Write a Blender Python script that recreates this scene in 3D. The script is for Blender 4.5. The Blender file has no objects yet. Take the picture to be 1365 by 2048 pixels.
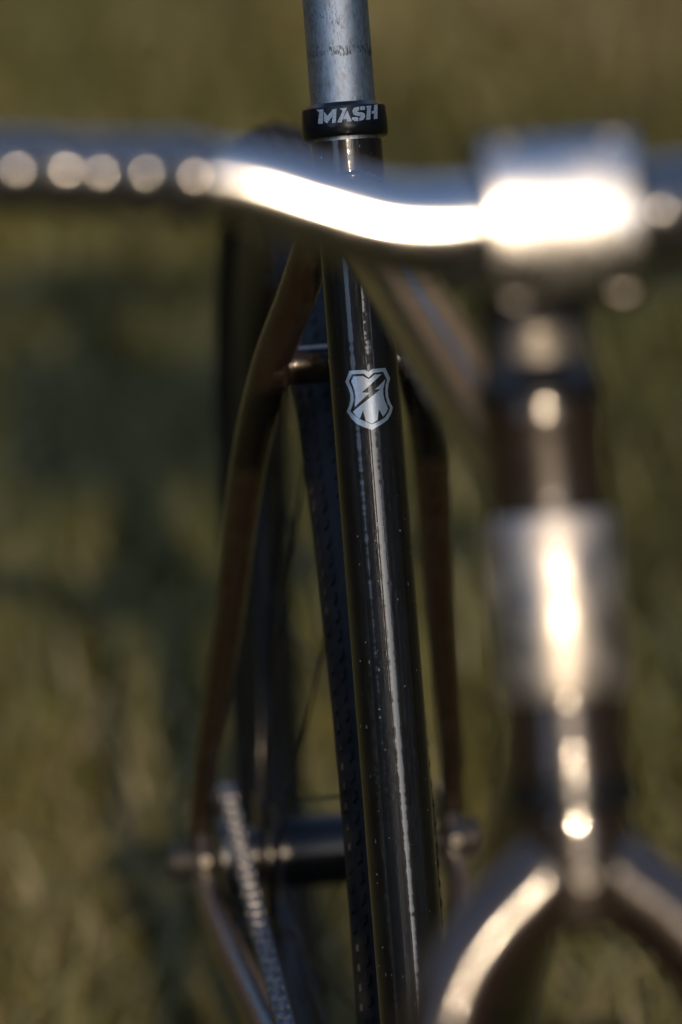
import bpy, bmesh, math, random
import numpy as np
from mathutils import Vector, Matrix, Euler
from mathutils.geometry import tessellate_polygon

R = math.radians
sc = bpy.context.scene
MM = 0.001
random.seed(4); rng = np.random.default_rng(4)

# ---------------------------------------------------------------- camera, sky, sun, exposure
# the bicycle is described in its own frame (mm): x to its left, y backwards, z up
TILT = R(-4.6)
BIKE = Matrix.Translation((0, 0, 0.036)) @ Matrix.Rotation(TILT, 4, 'X')
cam_d = bpy.data.cameras.new('camera'); cam = bpy.data.objects.new('camera', cam_d)
sc.collection.objects.link(cam); sc.camera = cam
c_right = Vector((0.9929236, -0.1068989, -0.05172378)); c_up = Vector((0.07664384, 0.24415567, 0.9667025))
c_fwd = Vector((0.09071078, 0.96382604, -0.25062107)); c_pos = Vector((-0.2187865, -2.0940441, 1.1570266))
m = Matrix.Identity(4)
for i in range(3):
    m[i][0] = c_right[i]; m[i][1] = c_up[i]; m[i][2] = -c_fwd[i]; m[i][3] = c_pos[i]
cam.matrix_world = BIKE @ m
cam_d.sensor_fit = 'VERTICAL'; cam_d.sensor_height = 36.0; cam_d.lens = 10871.0 / 2048 * 36
cam_d.clip_start = 0.05; cam_d.clip_end = 3000
cam_d.dof.use_dof = True; cam_d.dof.focus_distance = 2.243; cam_d.dof.aperture_fstop = 4.75

SUN_EL, SUN_AZ = R(22.6), R(0.0)          # azimuth from straight ahead of the bicycle, towards its left
to_sun = Vector((math.sin(SUN_AZ) * math.cos(SUN_EL), -math.cos(SUN_AZ) * math.cos(SUN_EL), math.sin(SUN_EL)))
w = bpy.data.worlds.new('World'); sc.world = w; w.use_nodes = True
nt = w.node_tree; bg = nt.nodes['Background']
sky = nt.nodes.new('ShaderNodeTexSky'); sky.sky_type = 'NISHITA'; sky.sun_disc = False
sky.sun_elevation = SUN_EL; sky.sun_rotation = R(180) - SUN_AZ
sky.air_density = 1.0; sky.dust_density = 1.2; sky.ozone_density = 2.5
nt.links.new(sky.outputs[0], bg.inputs[0]); bg.inputs[1].default_value = 0.15
sun_d = bpy.data.lights.new('sun', 'SUN'); sun_d.energy = 2.0; sun_d.angle = R(0.55); sun_d.color = (1.0, 0.76, 0.50)
sun = bpy.data.objects.new('sun', sun_d); sc.collection.objects.link(sun)
sun.rotation_euler = (-to_sun).to_track_quat('-Z', 'Y').to_euler()
vs = sc.view_settings
vs.view_transform = 'Standard'; vs.look = 'None'; vs.gamma = 1.0; vs.use_curve_mapping = False; vs.exposure = 0.56
cy = sc.cycles
cy.use_denoising = True; cy.max_bounces = 8; cy.glossy_bounces = 5; cy.sample_clamp_indirect = 6.0
cy.caustics_reflective = False; cy.caustics_refractive = False

# ---------------------------------------------------------------- helpers
def new_mat(name, color, rough=0.5, metal=0.0, coat=0.0, coat_rough=0.05, spec=0.5):
    mt = bpy.data.materials.new(name); mt.use_nodes = True
    b = mt.node_tree.nodes['Principled BSDF']
    b.inputs['Base Color'].default_value = (*color, 1); b.inputs['Roughness'].default_value = rough
    b.inputs['Metallic'].default_value = metal; b.inputs['Coat Weight'].default_value = coat
    b.inputs['Coat Roughness'].default_value = coat_rough; b.inputs['Specular IOR Level'].default_value = spec
    return mt, mt.node_tree, b
def node(nt, kind, **kw):
    n = nt.nodes.new(kind)
    for k, v in kw.items():
        if k.startswith('i_'):
            n.inputs[int(k[2:])].default_value = v
        else:
            setattr(n, k, v)
    return n
def uv_noise(nt, su, sv, scale, detail=3.0, rough=0.55):
    """noise on a tube's own coordinates: u round the tube, v along it (both in cm)"""
    uv = node(nt, 'ShaderNodeUVMap', uv_map='UVMap')
    mp = node(nt, 'ShaderNodeMapping'); mp.inputs['Scale'].default_value = (su, sv, 1)
    nz = node(nt, 'ShaderNodeTexNoise'); nz.inputs['Scale'].default_value = scale
    nz.inputs['Detail'].default_value = detail; nz.inputs['Roughness'].default_value = rough
    nt.links.new(uv.outputs[0], mp.inputs[0]); nt.links.new(mp.outputs[0], nz.inputs[0])
    return nz
def ob_noise(nt, scale, detail=3.0, stretch=(1, 1, 1)):
    tc = node(nt, 'ShaderNodeTexCoord'); mp = node(nt, 'ShaderNodeMapping'); mp.inputs['Scale'].default_value = stretch
    nz = node(nt, 'ShaderNodeTexNoise'); nz.inputs['Scale'].default_value = scale; nz.inputs['Detail'].default_value = detail
    nt.links.new(tc.outputs['Object'], mp.inputs[0]); nt.links.new(mp.outputs[0], nz.inputs[0])
    return nz
def ramp(nt, src, stops):
    r = node(nt, 'ShaderNodeValToRGB'); e = r.color_ramp.elements
    while len(e) < len(stops): e.new(0.5)
    for el, (p, c) in zip(e, stops):
        el.position = p; el.color = (c, c, c, 1) if isinstance(c, (int, float)) else (*c, 1)
    nt.links.new(src, r.inputs[0]); return r
def bump(nt, b, src, strength, dist, coat=False):
    bp = node(nt, 'ShaderNodeBump'); bp.inputs['Strength'].default_value = strength; bp.inputs['Distance'].default_value = dist
    nt.links.new(src, bp.inputs['Height']); nt.links.new(bp.outputs[0], b.inputs['Normal'])
    if coat: nt.links.new(bp.outputs[0], b.inputs['Coat Normal'])
    return bp
def mix_col(nt, fac, a, b_):
    mx = node(nt, 'ShaderNodeMix', data_type='RGBA')
    if isinstance(fac, (int, float)): mx.inputs[0].default_value = fac
    else: nt.links.new(fac, mx.inputs[0])
    for k, v in ((6, a), (7, b_)):
        if isinstance(v, tuple): mx.inputs[k].default_value = (*v, 1)
        else: nt.links.new(v, mx.inputs[k])
    return mx.outputs[2]

# ---------------------------------------------------------------- materials
def paint_mat(name, chips, ripple):
    base = (0.022, 0.0135, 0.008)
    mt, nt, b = new_mat(name, base, 0.34, 0.35, 1.0, 0.045); b.inputs['Coat IOR'].default_value = 1.6
    L = nt.links
    streak = uv_noise(nt, 13, 0.03, 1.0, 2.0, 0.6)            # rubbed along the tube
    wave = uv_noise(nt, 0.25, 1.3, 1.0, 2.0, 0.5)            # slow ripple of the drawn tube and the lacquer
    add = node(nt, 'ShaderNodeMath', operation='MULTIPLY_ADD'); add.inputs[1].default_value = 0.06
    L.new(streak.outputs[0], add.inputs[0]); L.new(wave.outputs[0], add.inputs[2])
    bump(nt, b, add.outputs[0], 1.0, ripple, True)
    rr = ramp(nt, streak.outputs[0], [(0.35, 0.03), (0.70, 0.09)]); L.new(rr.outputs[0], b.inputs['Coat Roughness'])
    # stone chips, few and small, plus short nicks
    uv = node(nt, 'ShaderNodeUVMap', uv_map='UVMap'); masks = []
    for sc_, su, sv, lo, size in ((2.6, 1.0, 1.0, 0.91, 0.20), (1.1, 2.2, 0.8, 0.86, 0.16)):
        mp = node(nt, 'ShaderNodeMapping'); mp.inputs['Scale'].default_value = (su, sv, 1); mp.inputs['Location'].default_value = (sc_ * 3.1, 0.7, 0)
        vo = node(nt, 'ShaderNodeTexVoronoi'); vo.inputs['Scale'].default_value = sc_; vo.voronoi_dimensions = '2D'
        L.new(uv.outputs[0], mp.inputs[0]); L.new(mp.outputs[0], vo.inputs['Vector'])
        sep = node(nt, 'ShaderNodeSeparateColor'); L.new(vo.outputs['Color'], sep.inputs[0])
        rnd = ramp(nt, sep.outputs[0], [(lo, 0.0), (1.0, size)])
        ns = uv_noise(nt, 1, 1, 18, 2.0)
        ad = node(nt, 'ShaderNodeMath', operation='MULTIPLY_ADD'); ad.inputs[1].default_value = 0.14
        L.new(ns.outputs[0], ad.inputs[0]); L.new(vo.outputs['Distance'], ad.inputs[2])
        ls = node(nt, 'ShaderNodeMath', operation='LESS_THAN'); L.new(ad.outputs[0], ls.inputs[0]); L.new(rnd.outputs[0], ls.inputs[1]); masks.append(ls)
    mx0 = node(nt, 'ShaderNodeMath', operation='MAXIMUM'); L.new(masks[0].outputs[0], mx0.inputs[0]); L.new(masks[1].outputs[0], mx0.inputs[1])
    mxm = node(nt, 'ShaderNodeMath', operation='MULTIPLY'); mxm.inputs[1].default_value = chips; L.new(mx0.outputs[0], mxm.inputs[0])
    dust = uv_noise(nt, 1.0, 0.4, 1.3, 5.0, 0.7)
    dr = ramp(nt, dust.outputs[0], [(0.45, base), (0.82, (0.040, 0.035, 0.030))])
    col = mix_col(nt, mxm.outputs[0], dr.outputs[0], (0.40, 0.40, 0.39)); L.new(col, b.inputs['Base Color'])
    inv = node(nt, 'ShaderNodeMath', operation='SUBTRACT'); inv.inputs[0].default_value = 1.0
    L.new(mxm.outputs[0], inv.inputs[1]); L.new(inv.outputs[0], b.inputs['Coat Weight'])
    return mt
PAINT = paint_mat('bronze_frame_paint', 0.0, 0.00055)
PAINT_CHIPPED = paint_mat('bronze_frame_paint_chipped', 1.0, 0.00016)

def seatpost_mat():
    mt, nt, b = new_mat('worn_silver_aluminium', (0.5, 0.52, 0.54), 0.42, 1.0)
    L = nt.links
    grain = uv_noise(nt, 3.0, 1.2, 2.0, 5.0, 0.7)
    scr = uv_noise(nt, 9.0, 2.4, 1.3, 4.0, 0.8)
    patch = uv_noise(nt, 1.0, 0.6, 0.9, 4.0, 0.6)
    spots = uv_noise(nt, 2.2, 0.8, 1.4, 6.0, 0.72)
    # scuff ring left by an earlier clamp position, and finer pitting where the patch mask is high
    uv = node(nt, 'ShaderNodeUVMap', uv_map='UVMap'); sx = node(nt, 'ShaderNodeSeparateXYZ'); L.new(uv.outputs[0], sx.inputs[0])
    wob = node(nt, 'ShaderNodeMath', operation='MULTIPLY_ADD'); wob.inputs[1].default_value = 0.9; L.new(patch.outputs[0], wob.inputs[0]); L.new(sx.outputs[1], wob.inputs[2])
    ring = ramp(nt, wob.outputs[0], [(0.0, 0.0), (1.0, 1.0)])
    cmp_ = node(nt, 'ShaderNodeMath', operation='COMPARE'); cmp_.inputs[1].default_value = 8.78; cmp_.inputs[2].default_value = 0.20; L.new(wob.outputs[0], cmp_.inputs[0])
    pm = ramp(nt, patch.outputs[0], [(0.42, 0.05), (0.68, 0.17)])
    thr = node(nt, 'ShaderNodeMath', operation='MULTIPLY_ADD'); thr.inputs[1].default_value = 0.10; L.new(cmp_.outputs[0], thr.inputs[0]); L.new(pm.outputs[0], thr.inputs[2])
    th2 = node(nt, 'ShaderNodeMath', operation='ADD'); th2.inputs[1].default_value = 0.33; L.new(thr.outputs[0], th2.inputs[0])
    sub = node(nt, 'ShaderNodeMath', operation='SUBTRACT'); L.new(th2.outputs[0], sub.inputs[0]); L.new(scr.outputs[0], sub.inputs[1])
    pit = ramp(nt, sub.outputs[0], [(0.0, 0.0), (0.09, 0.85)])
    tone = ramp(nt, grain.outputs[0], [(0.35, (0.50, 0.54, 0.57)), (0.65, (0.72, 0.76, 0.79))])
    c1 = mix_col(nt, pit.outputs[0], tone.outputs[0], (0.085, 0.09, 0.10))
    rm = ramp(nt, spots.outputs[0], [(0.53, 0.0), (0.68, 0.7)])
    col = mix_col(nt, rm.outputs[0], c1, (0.40, 0.26, 0.15))
    L.new(col, b.inputs['Base Color'])
    rr = ramp(nt, grain.outputs[0], [(0.3, 0.34), (0.7, 0.50)]); L.new(rr.outputs[0], b.inputs['Roughness'])
    bump(nt, b, scr.outputs[0], 0.6, 0.0003)
    return mt
POST = seatpost_mat()

def polished(name, col, rough, bumpy=0.0):
    mt, nt, b = new_mat(name, col, rough, 1.0)
    nz = ob_noise(nt, 90, 4.0)
    rr = ramp(nt, nz.outputs[0], [(0.3, rough * 0.7), (0.75, rough * 1.5)]); nt.links.new(rr.outputs[0], b.inputs['Roughness'])
    if bumpy: bump(nt, b, nz.outputs[0], bumpy, 0.0003)
    return mt
ALLOY = polished('polished_alloy', (0.56, 0.55, 0.55), 0.18)
SATIN = polished('satin_alloy', (0.46, 0.455, 0.455), 0.24)
STEEL = polished('bare_steel', (0.55, 0.54, 0.53), 0.28)
BADGE = polished('silver_head_wrap', (0.60, 0.56, 0.52), 0.44, 0.5)
BLACK_AL, _n, _b = new_mat('black_anodised_alloy', (0.012, 0.013, 0.016), 0.28, 0.35, 0.25, 0.12)
_z = ob_noise(_n, 400, 3.0); bump(_n, _b, _z.outputs[0], 0.12, 0.0002)
def brushed_mat():
    mt, nt, b = new_mat('brushed_silver_foil', (0.78, 0.80, 0.81), 0.30, 0.7)
    nz = uv_noise(nt, 0.6, 26, 2.0, 4.0, 0.6)
    bump(nt, b, nz.outputs[0], 0.35, 0.00012)
    rr = ramp(nt, nz.outputs[0], [(0.3, (0.82, 0.85, 0.86)), (0.65, (0.95, 0.97, 0.98))]); nt.links.new(rr.outputs[0], b.inputs['Base Color'])
    return mt
FOIL = brushed_mat()
PRINT, _n, _b = new_mat('engraved_silver_print', (0.62, 0.66, 0.68), 0.5, 0.35)
_z = ob_noise(_n, 1500, 3.0); _r = ramp(_n, _z.outputs[0], [(0.35, (0.45, 0.48, 0.50)), (0.6, (0.68, 0.72, 0.74))]); _n.links.new(_r.outputs[0], _b.inputs['Base Color'])
RUBBER, _n, _b = new_mat('black_tyre_rubber', (0.010, 0.0105, 0.012), 0.6, spec=0.3)
_z = ob_noise(_n, 350, 4.0); bump(_n, _b, _z.outputs[0], 0.4, 0.0006)
_r = ramp(_n, ob_noise(_n, 60, 4.0).outputs[0], [(0.4, (0.007, 0.0072, 0.008)), (0.75, (0.022, 0.022, 0.022))]); _n.links.new(_r.outputs[0], _b.inputs['Base Color'])
TAPE, _n, _b = new_mat('black_bar_tape', (0.014, 0.014, 0.016), 0.34, 0.0, 1.0, 0.11); _b.inputs['Coat IOR'].default_value = 2.3
_z = ob_noise(_n, 500, 3.0); bump(_n, _b, _z.outputs[0], 0.35, 0.0004)
RIM, _n, _b = new_mat('dark_rim_alloy', (0.035, 0.038, 0.045), 0.35, 0.7)
_z = ob_noise(_n, 120, 3.0); bump(_n, _b, _z.outputs[0], 0.1, 0.0003)
NUT, _n, _b = new_mat('black_oxide_steel', (0.014, 0.014, 0.015), 0.62, 0.0)
_z = ob_noise(_n, 300, 3.0); bump(_n, _b, _z.outputs[0], 0.2, 0.0003)
DULL = polished('dull_grey_alloy', (0.20, 0.19, 0.18), 0.46, 0.2)
RUST, _n, _b = new_mat('rusty_bolt', (0.09, 0.045, 0.022), 0.8, 0.2)
_z = ob_noise(_n, 900, 3.0); bump(_n, _b, _z.outputs[0], 0.5, 0.0005)
CHAIN, _n, _b = new_mat('dull_chain_steel', (0.2, 0.2, 0.2), 0.42, 1.0)
_z = ob_noise(_n, 300, 3.0); _r = ramp(_n, _z.outputs[0], [(0.35, (0.12, 0.118, 0.12)), (0.65, (0.34, 0.335, 0.345))]); _n.links.new(_r.outputs[0], _b.inputs['Base Color'])
SADDLE, _n, _b = new_mat('black_saddle_cover', (0.02, 0.02, 0.021), 0.55)
_z = ob_noise(_n, 300, 3.0); bump(_n, _b, _z.outputs[0], 0.3, 0.0006)

# ---------------------------------------------------------------- mesh builders (bike frame, mm)
col = sc.collection
bicycle = bpy.data.objects.new('bicycle', None); col.objects.link(bicycle); bicycle.matrix_world = BIKE
bicycle['label'] = 'bronze-black bicycle with silver handlebar, shield emblem and lettered seat clamp, standing in the grass'
bicycle['category'] = 'bicycle'

def link_obj(name, me, parent=None, mat=None, smooth=True, label=None):
    o = bpy.data.objects.new(name, me); col.objects.link(o)
    if parent is not None: o.parent = parent
    if mat is not None and not me.materials: me.materials.append(mat)
    if smooth:
        for p in me.polygons: p.use_smooth = True
    if label: o['label'] = label
    return o
def part_empty(name, parent, loc=(0, 0, 0)):
    o = bpy.data.objects.new(name, None); col.objects.link(o); o.parent = parent
    o.location = Vector(loc) * MM; o.empty_display_size = 0.02
    return o
def finish(bm, name, parent, mat, smooth=True, sharp=35, label=None):
    me = bpy.data.meshes.new(name)
    bmesh.ops.recalc_face_normals(bm, faces=bm.faces[:])
    for e in bm.edges:
        if len(e.link_faces) == 2 and e.calc_face_angle(0) > R(sharp): e.smooth = False
    bm.to_mesh(me); bm.free()
    me.transform(Matrix.Scale(MM, 4))
    return link_obj(name, me, parent, mat, smooth, label)

def smooth_path(pts, n):
    """Catmull-Rom through pts (each a tuple of any length), n steps per span"""
    P = [np.array(p, float) for p in pts]; P = [2 * P[0] - P[1]] + P + [2 * P[-1] - P[-2]]
    out = []
    for i in range(1, len(P) - 2):
        a, b_, c, d = P[i - 1], P[i], P[i + 1], P[i + 2]
        for k in range(n):
            t = k / n
            out.append(0.5 * (2 * b_ + (c - a) * t + (2 * a - 5 * b_ + 4 * c - d) * t * t + (3 * b_ - a - 3 * c + d) * t ** 3))
    out.append(P[-2]); return out

def sweep(bm, pts, radii, seg=32, cap=True, squash=1.0, up=None):
    """tube through pts with a radius each; gives u (round) and v (along) coordinates in cm"""
    uvl = bm.loops.layers.uv.get('UVMap') or bm.loops.layers.uv.new('UVMap')
    pts = [Vector(p) for p in pts]; n = len(pts)
    tang = []
    for i in range(n):
        t = pts[min(i + 1, n - 1)] - pts[max(i - 1, 0)]; tang.append(t.normalized())
    ref = Vector(up) if up else (Vector((1, 0, 0)) if abs(tang[0].x) < 0.8 else Vector((0, 0, 1)))
    rings = []; lens = [0.0]
    for i in range(1, n): lens.append(lens[-1] + (pts[i] - pts[i - 1]).length)
    u = (ref - tang[0] * ref.dot(tang[0])).normalized()
    for i in range(n):
        u = (u - tang[i] * u.dot(tang[i])).normalized(); v = tang[i].cross(u)
        ring = []
        for k in range(seg):
            a = 2 * math.pi * k / seg
            ring.append(bm.verts.new(pts[i] + u * math.cos(a) * radii[i] + v * math.sin(a) * radii[i] * squash))
        rings.append(ring)
    for i in range(n - 1):
        for k in range(seg):
            k2 = (k + 1) % seg
            f = bm.faces.new((rings[i][k], rings[i][k2], rings[i + 1][k2], rings[i + 1][k]))
            rr = max(radii[i], radii[i + 1])
            for lp, (uu, ii) in zip(f.loops, ((k, i), (k + 1, i), (k + 1, i + 1), (k, i + 1))):
                lp[uvl].uv = (uu / seg * 2 * math.pi * rr / 10, lens[ii] / 10)
    if cap:
        bm.faces.new(list(reversed(rings[0]))); bm.faces.new(rings[-1])
    return rings

def tube(name, parent, pts, radii, mat, seg=32, **kw):
    bm = bmesh.new(); label = kw.pop('label', None)
    if isinstance(radii, (int, float)): radii = [radii] * len(pts)
    sweep(bm, pts, radii, seg, **kw)
    return finish(bm, name, parent, mat, label=label)

def lathe(name, parent, origin, axis, prof, mat, seg=48, label=None, closed=False, sharp=30):
    """prof: (distance along axis, radius)"""
    bm = bmesh.new(); o = Vector(origin); ax = Vector(axis).normalized()
    ref = Vector((1, 0, 0)) if abs(ax.x) < 0.9 else Vector((0, 0, 1))
    u = (ref - ax * ref.dot(ax)).normalized(); v = ax.cross(u)
    uvl = bm.loops.layers.uv.new('UVMap'); rings = []; ln = [0.0]
    for i in range(1, len(prof)): ln.append(ln[-1] + math.dist(prof[i], prof[i - 1]))
    for d, r in prof:
        rings.append([bm.verts.new(o + ax * d + (u * math.cos(2 * math.pi * k / seg) + v * math.sin(2 * math.pi * k / seg)) * max(r, 0.01)) for k in range(seg)])
    n = len(prof)
    for i in range(n if closed else n - 1):
        j = (i + 1) % n
        for k in range(seg):
            k2 = (k + 1) % seg
            f = bm.faces.new((rings[i][k], rings[i][k2], rings[j][k2], rings[j][k]))
            for lp, (a, b_) in zip(f.loops, ((k, i), (k + 1, i), (k + 1, j), (k, j))):
                lp[uvl].uv = (a / seg * 2 * math.pi * prof[b_][1] / 10, ln[b_] / 10)
    if not closed:
        bm.faces.new(list(reversed(rings[0]))); bm.faces.new(rings[-1])
    return finish(bm, name, parent, mat, sharp=sharp, label=label)

def slab(bm, outline, x0, x1):
    """prism: outline in (y, z), from x0 to x1"""
    a = [bm.verts.new((x0, y, z)) for y, z in outline]; b_ = [bm.verts.new((x1, y, z)) for y, z in outline]
    n = len(outline)
    for i in range(n):
        j = (i + 1) % n; bm.faces.new((a[i], a[j], b_[j], b_[i]))
    bm.faces.new(list(reversed(a))); bm.faces.new(b_)

def bevel_box(bm, mat4, size, bev=1.0, seg=2):
    r = bmesh.ops.create_cube(bm, size=1.0); vs_ = r['verts']
    bmesh.ops.scale(bm, vec=size, verts=vs_)
    es = list({e for v in vs_ for e in v.link_edges})
    rb = bmesh.ops.bevel(bm, geom=vs_ + es, offset=bev, segments=seg, profile=0.6, affect='EDGES')
    allv = {v for f in rb['faces'] for v in f.verts} | {v for v in vs_ if v.is_valid}
    # take every vertex connected to this box
    stack = list(allv); seen = set(stack)
    while stack:
        v = stack.pop()
        for e in v.link_edges:
            o = e.other_vert(v)
            if o not in seen: seen.add(o); stack.append(o)
    bmesh.ops.transform(bm, matrix=mat4, verts=list(seen))

# ---------------------------------------------------------------- the ground
gm, nt, b = new_mat('field_soil', (0.05, 0.042, 0.02), 0.95, spec=0.1)
n1 = ob_noise(nt, 1.3, 6.0); n2 = ob_noise(nt, 40, 4.0)
r1 = ramp(nt, n1.outputs[0], [(0.32, (0.040, 0.034, 0.014)), (0.55, (0.085, 0.075, 0.024)), (0.75, (0.11, 0.095, 0.035))])
r2 = ramp(nt, n2.outputs[0], [(0.3, 0.45), (0.7, 1.0)])
mx = node(nt, 'ShaderNodeMix', data_type='RGBA', blend_type='MULTIPLY'); mx.inputs[0].default_value = 1
nt.links.new(r1.outputs[0], mx.inputs[6]); nt.links.new(r2.outputs[0], mx.inputs[7]); nt.links.new(mx.outputs[2], b.inputs['Base Color'])
bump(nt, b, n2.outputs[0], 0.8, 0.03)
def ground_h(x, y):
    return 0.012 * np.sin(1.9 * x + 0.7) * np.cos(1.3 * y) + 0.008 * np.sin(4.1 * x - 2.2 * y)
xs = np.concatenate([[-1500, -300, -60, -15], np.linspace(-7, 7, 57), [15, 60, 300, 1500]])
ys = np.concatenate([[-1500, -300, -60, -15], np.linspace(-7, 11, 73), [18, 60, 300, 1500]])
V = []; Fc = []
for j, y in enumerate(ys):
    for i, x in enumerate(xs):
        near = abs(x) <= 7 and -7 <= y <= 11
        V.append((x, y, float(ground_h(x, y)) - 0.012 if near else -0.012))
nx = len(xs)
for j in range(len(ys) - 1):
    for i in range(nx - 1):
        Fc.append((j * nx + i, j * nx + i + 1, (j + 1) * nx + i + 1, (j + 1) * nx + i))
me = bpy.data.meshes.new('ground'); me.from_pydata(V, [], Fc)
g = link_obj('ground', me, None, gm); g['kind'] = 'structure'; g['label'] = 'olive field ground under the grass'; g['category'] = 'ground'

BB = Vector((0, 0, 289.3)); S = Vector((0, 0.2587, 0.9660)).normalized()
def st(a): return BB + S * a                            # a point on the seat tube's axis, mm above the bottom bracket

# ---------------------------------------------------------------- unseen wood behind the photographer, added for the tubes to mirror
def woodland():
    mt, nt, b = new_mat('dark_woodland_leaves', (0.035, 0.045, 0.016), 0.7, spec=0.2)
    at = node(nt, 'ShaderNodeAttribute', attribute_name='leaf_tone'); nt.links.new(at.outputs['Color'], b.inputs['Base Color'])
    sky_az = [-180, -150, -110, -80, -62, -57, -52, -40, -33, -28, -16, -8, -5, -3, 3.5, 7, 10, 16, 24, 33, 41, 60, 90, 120, 150, 180]
    sky_el = [25, 24, 20, 24, 38, 28, 15, 14.5, 22, 36, 42, 34, 21, 17, 17, 18, 12.8, 13.6, 15.5, 19, 34, 34, 22, 20, 24, 25]
    n = 150000
    az = rng.uniform(-180, 180, n); top = np.interp(az, sky_az, sky_el)
    top = top * (1 + 0.07 * np.sin(az * 1.7) + 0.05 * np.sin(az * 4.3 + 1) + rng.normal(0, 0.035, n))
    el = top * rng.random(n) ** 0.8; r = rng.uniform(33, 43, n)
    a = np.radians(az); P = np.stack([np.sin(a) * r, -np.cos(a) * r, np.tan(np.radians(el)) * r], 1)
    sz = rng.uniform(0.22, 0.58, n)[:, None]
    u = rng.normal(size=(n, 3)); u /= np.linalg.norm(u, axis=1, keepdims=True)
    v = np.cross(u, rng.normal(size=(n, 3))); v /= np.linalg.norm(v, axis=1, keepdims=True)
    verts = np.stack([P - u * sz, P + v * sz * 0.6, P + u * sz, P - v * sz * 0.6], 1).reshape(-1, 3)
    faces = np.arange(n * 4).reshape(n, 4)
    cols = np.ones((n, 4, 4)); far_warm = (np.abs(az) > 105)[:, None]                     # far leaves coloured pale and sunlit-warm to brighten the top tube's reflection
    cols[:, :, :3] = (np.where(far_warm, np.array([[0.46, 0.34, 0.21]]), np.array([[0.035, 0.045, 0.016]])) * rng.uniform(0.5, 1.5, (n, 1)))[:, None, :]
    V_ = verts.tolist(); F_ = faces.tolist(); C_ = cols.reshape(-1, 4).tolist()
    for k in range(90):                                   # stems
        a = R(random.uniform(-150, 150)); t = float(np.interp(math.degrees(a), sky_az, sky_el))
        if t < 12: continue
        r = random.uniform(33, 42); x, y = math.sin(a) * r, -math.cos(a) * r; hh = math.tan(R(t)) * r * 0.85; w_ = random.uniform(0.12, 0.3)
        base = len(V_)
        for z, q in ((-0.1, w_), (hh, w_ * 0.3)):
            for j in range(6): V_.append((x + q * math.cos(j * math.pi / 3), y + q * math.sin(j * math.pi / 3), z)); C_.append((0.05, 0.04, 0.03, 1))
        F_ += [(base + j, base + (j + 1) % 6, base + 6 + (j + 1) % 6, base + 6 + j) for j in range(6)]
    # an added, unseen tree and bough, shaped to shade the seat post
    U = to_sun.cross(Vector((1, 0, 0))); U = (U if U.z > 0 else -U).normalized()
    foot = BIKE @ (st(459.0) * MM); dist = 5.5
    c0 = foot + to_sun * dist
    def stick(a_, b_, r0, r1):
        base = len(V_); d_ = (b_ - a_).normalized(); p_ = d_.orthogonal().normalized(); q_ = d_.cross(p_)
        for c_, r_ in ((a_, r0), (b_, r1)):
            for j in range(7):
                t_ = 2 * math.pi * j / 7; V_.append(tuple(c_ + (p_ * math.cos(t_) + q_ * math.sin(t_)) * r_)); C_.append((0.05, 0.04, 0.03, 1))
        F_.extend([(base + j, base + (j + 1) % 7, base + 7 + (j + 1) % 7, base + 7 + j) for j in range(7)])
    trunk = Vector((3.4, c0.y - 1.6, 0)); fork_ = Vector((3.3, c0.y - 1.5, 2.6))
    stick(trunk - Vector((0, 0, 0.1)), fork_, 0.22, 0.15); stick(fork_, Vector((3.6, c0.y - 2.2, 6.5)), 0.15, 0.05)
    stick(fork_, c0 + Vector((1.0, -0.3, 0.35)), 0.10, 0.05); stick(c0 + Vector((1.0, -0.3, 0.35)), c0 + U * 0.2 - Vector((0.35, 0, 0)), 0.05, 0.015)
    for k in range(2600):
        if k < 500: p_ = c0 + Vector((random.uniform(-0.09, 0.11), 0, 0)) + U * (random.random() * 0.13) + to_sun * random.uniform(-0.3, 0.3)
        else:
            d_ = Vector((random.gauss(0, 1), random.gauss(0, 1), random.gauss(0, 1))).normalized() * random.uniform(0.6, 1.0)
            p_ = Vector((3.6, c0.y - 2.2, 5.6)) + Vector((d_.x * 2.0, d_.y * 2.0, d_.z * 2.4))
        q = 0.032 if k < 500 else 0.12
        u_ = Vector((random.gauss(0, 1), random.gauss(0, 1), random.gauss(0, 1))).normalized(); w_ = u_.orthogonal().normalized()
        base = len(V_); V_.extend([tuple(p_ - u_ * q), tuple(p_ + w_ * q * 0.6), tuple(p_ + u_ * q), tuple(p_ - w_ * q * 0.6)])
        C_.extend([(0.04, 0.05, 0.018, 1)] * 4); F_.append((base, base + 1, base + 2, base + 3))
    me = bpy.data.meshes.new('woodland'); me.from_pydata(V_, [], F_)
    ca_ = me.color_attributes.new('leaf_tone', 'FLOAT_COLOR', 'POINT'); ca_.data.foreach_set('color', np.array(C_, float).reshape(-1))
    o = link_obj('woodland', me, None, mt, smooth=False); o['kind'] = 'stuff'; o['category'] = 'woodland'
    o['label'] = 'unseen dark woodland added for the glossy tubes to mirror'
woodland()

# ---------------------------------------------------------------- frame
TT = Vector((0, 113.9, 714.4)); HUB = Vector((0, 403.2, 340))
H = Vector((0, -0.2757, -0.9612)).normalized(); HTT = Vector((0, -463.9, 726.2)); HT = Vector((0, -454.1, 760.4))
FR = Vector((1, 0, 0)).cross(S)
if FR.y > 0: FR = -FR                                   # points forwards from the seat tube
N = 60
st_pts = [st(20 + (466 - 20) * i / N) for i in range(N + 1)]
def st_r(a): return 14.35 + 0.75 * min(1, max(0, (a - 425) / 12))
seat_tube = tube('seat_tube', bicycle, st_pts, [st_r(20 + 446 * i / N) for i in range(N + 1)], PAINT_CHIPPED, 64)
tube('top_tube', bicycle, [TT + (HTT - TT) * (i / 12) for i in range(13)], 14.3, PAINT, 48)
tt_dir = (HTT - TT).normalized()
DT0 = HT + H * 92
tube('down_tube', bicycle, [DT0 + (BB - DT0) * (i / 12) for i in range(13)], 16.0, PAINT, 48)
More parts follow.
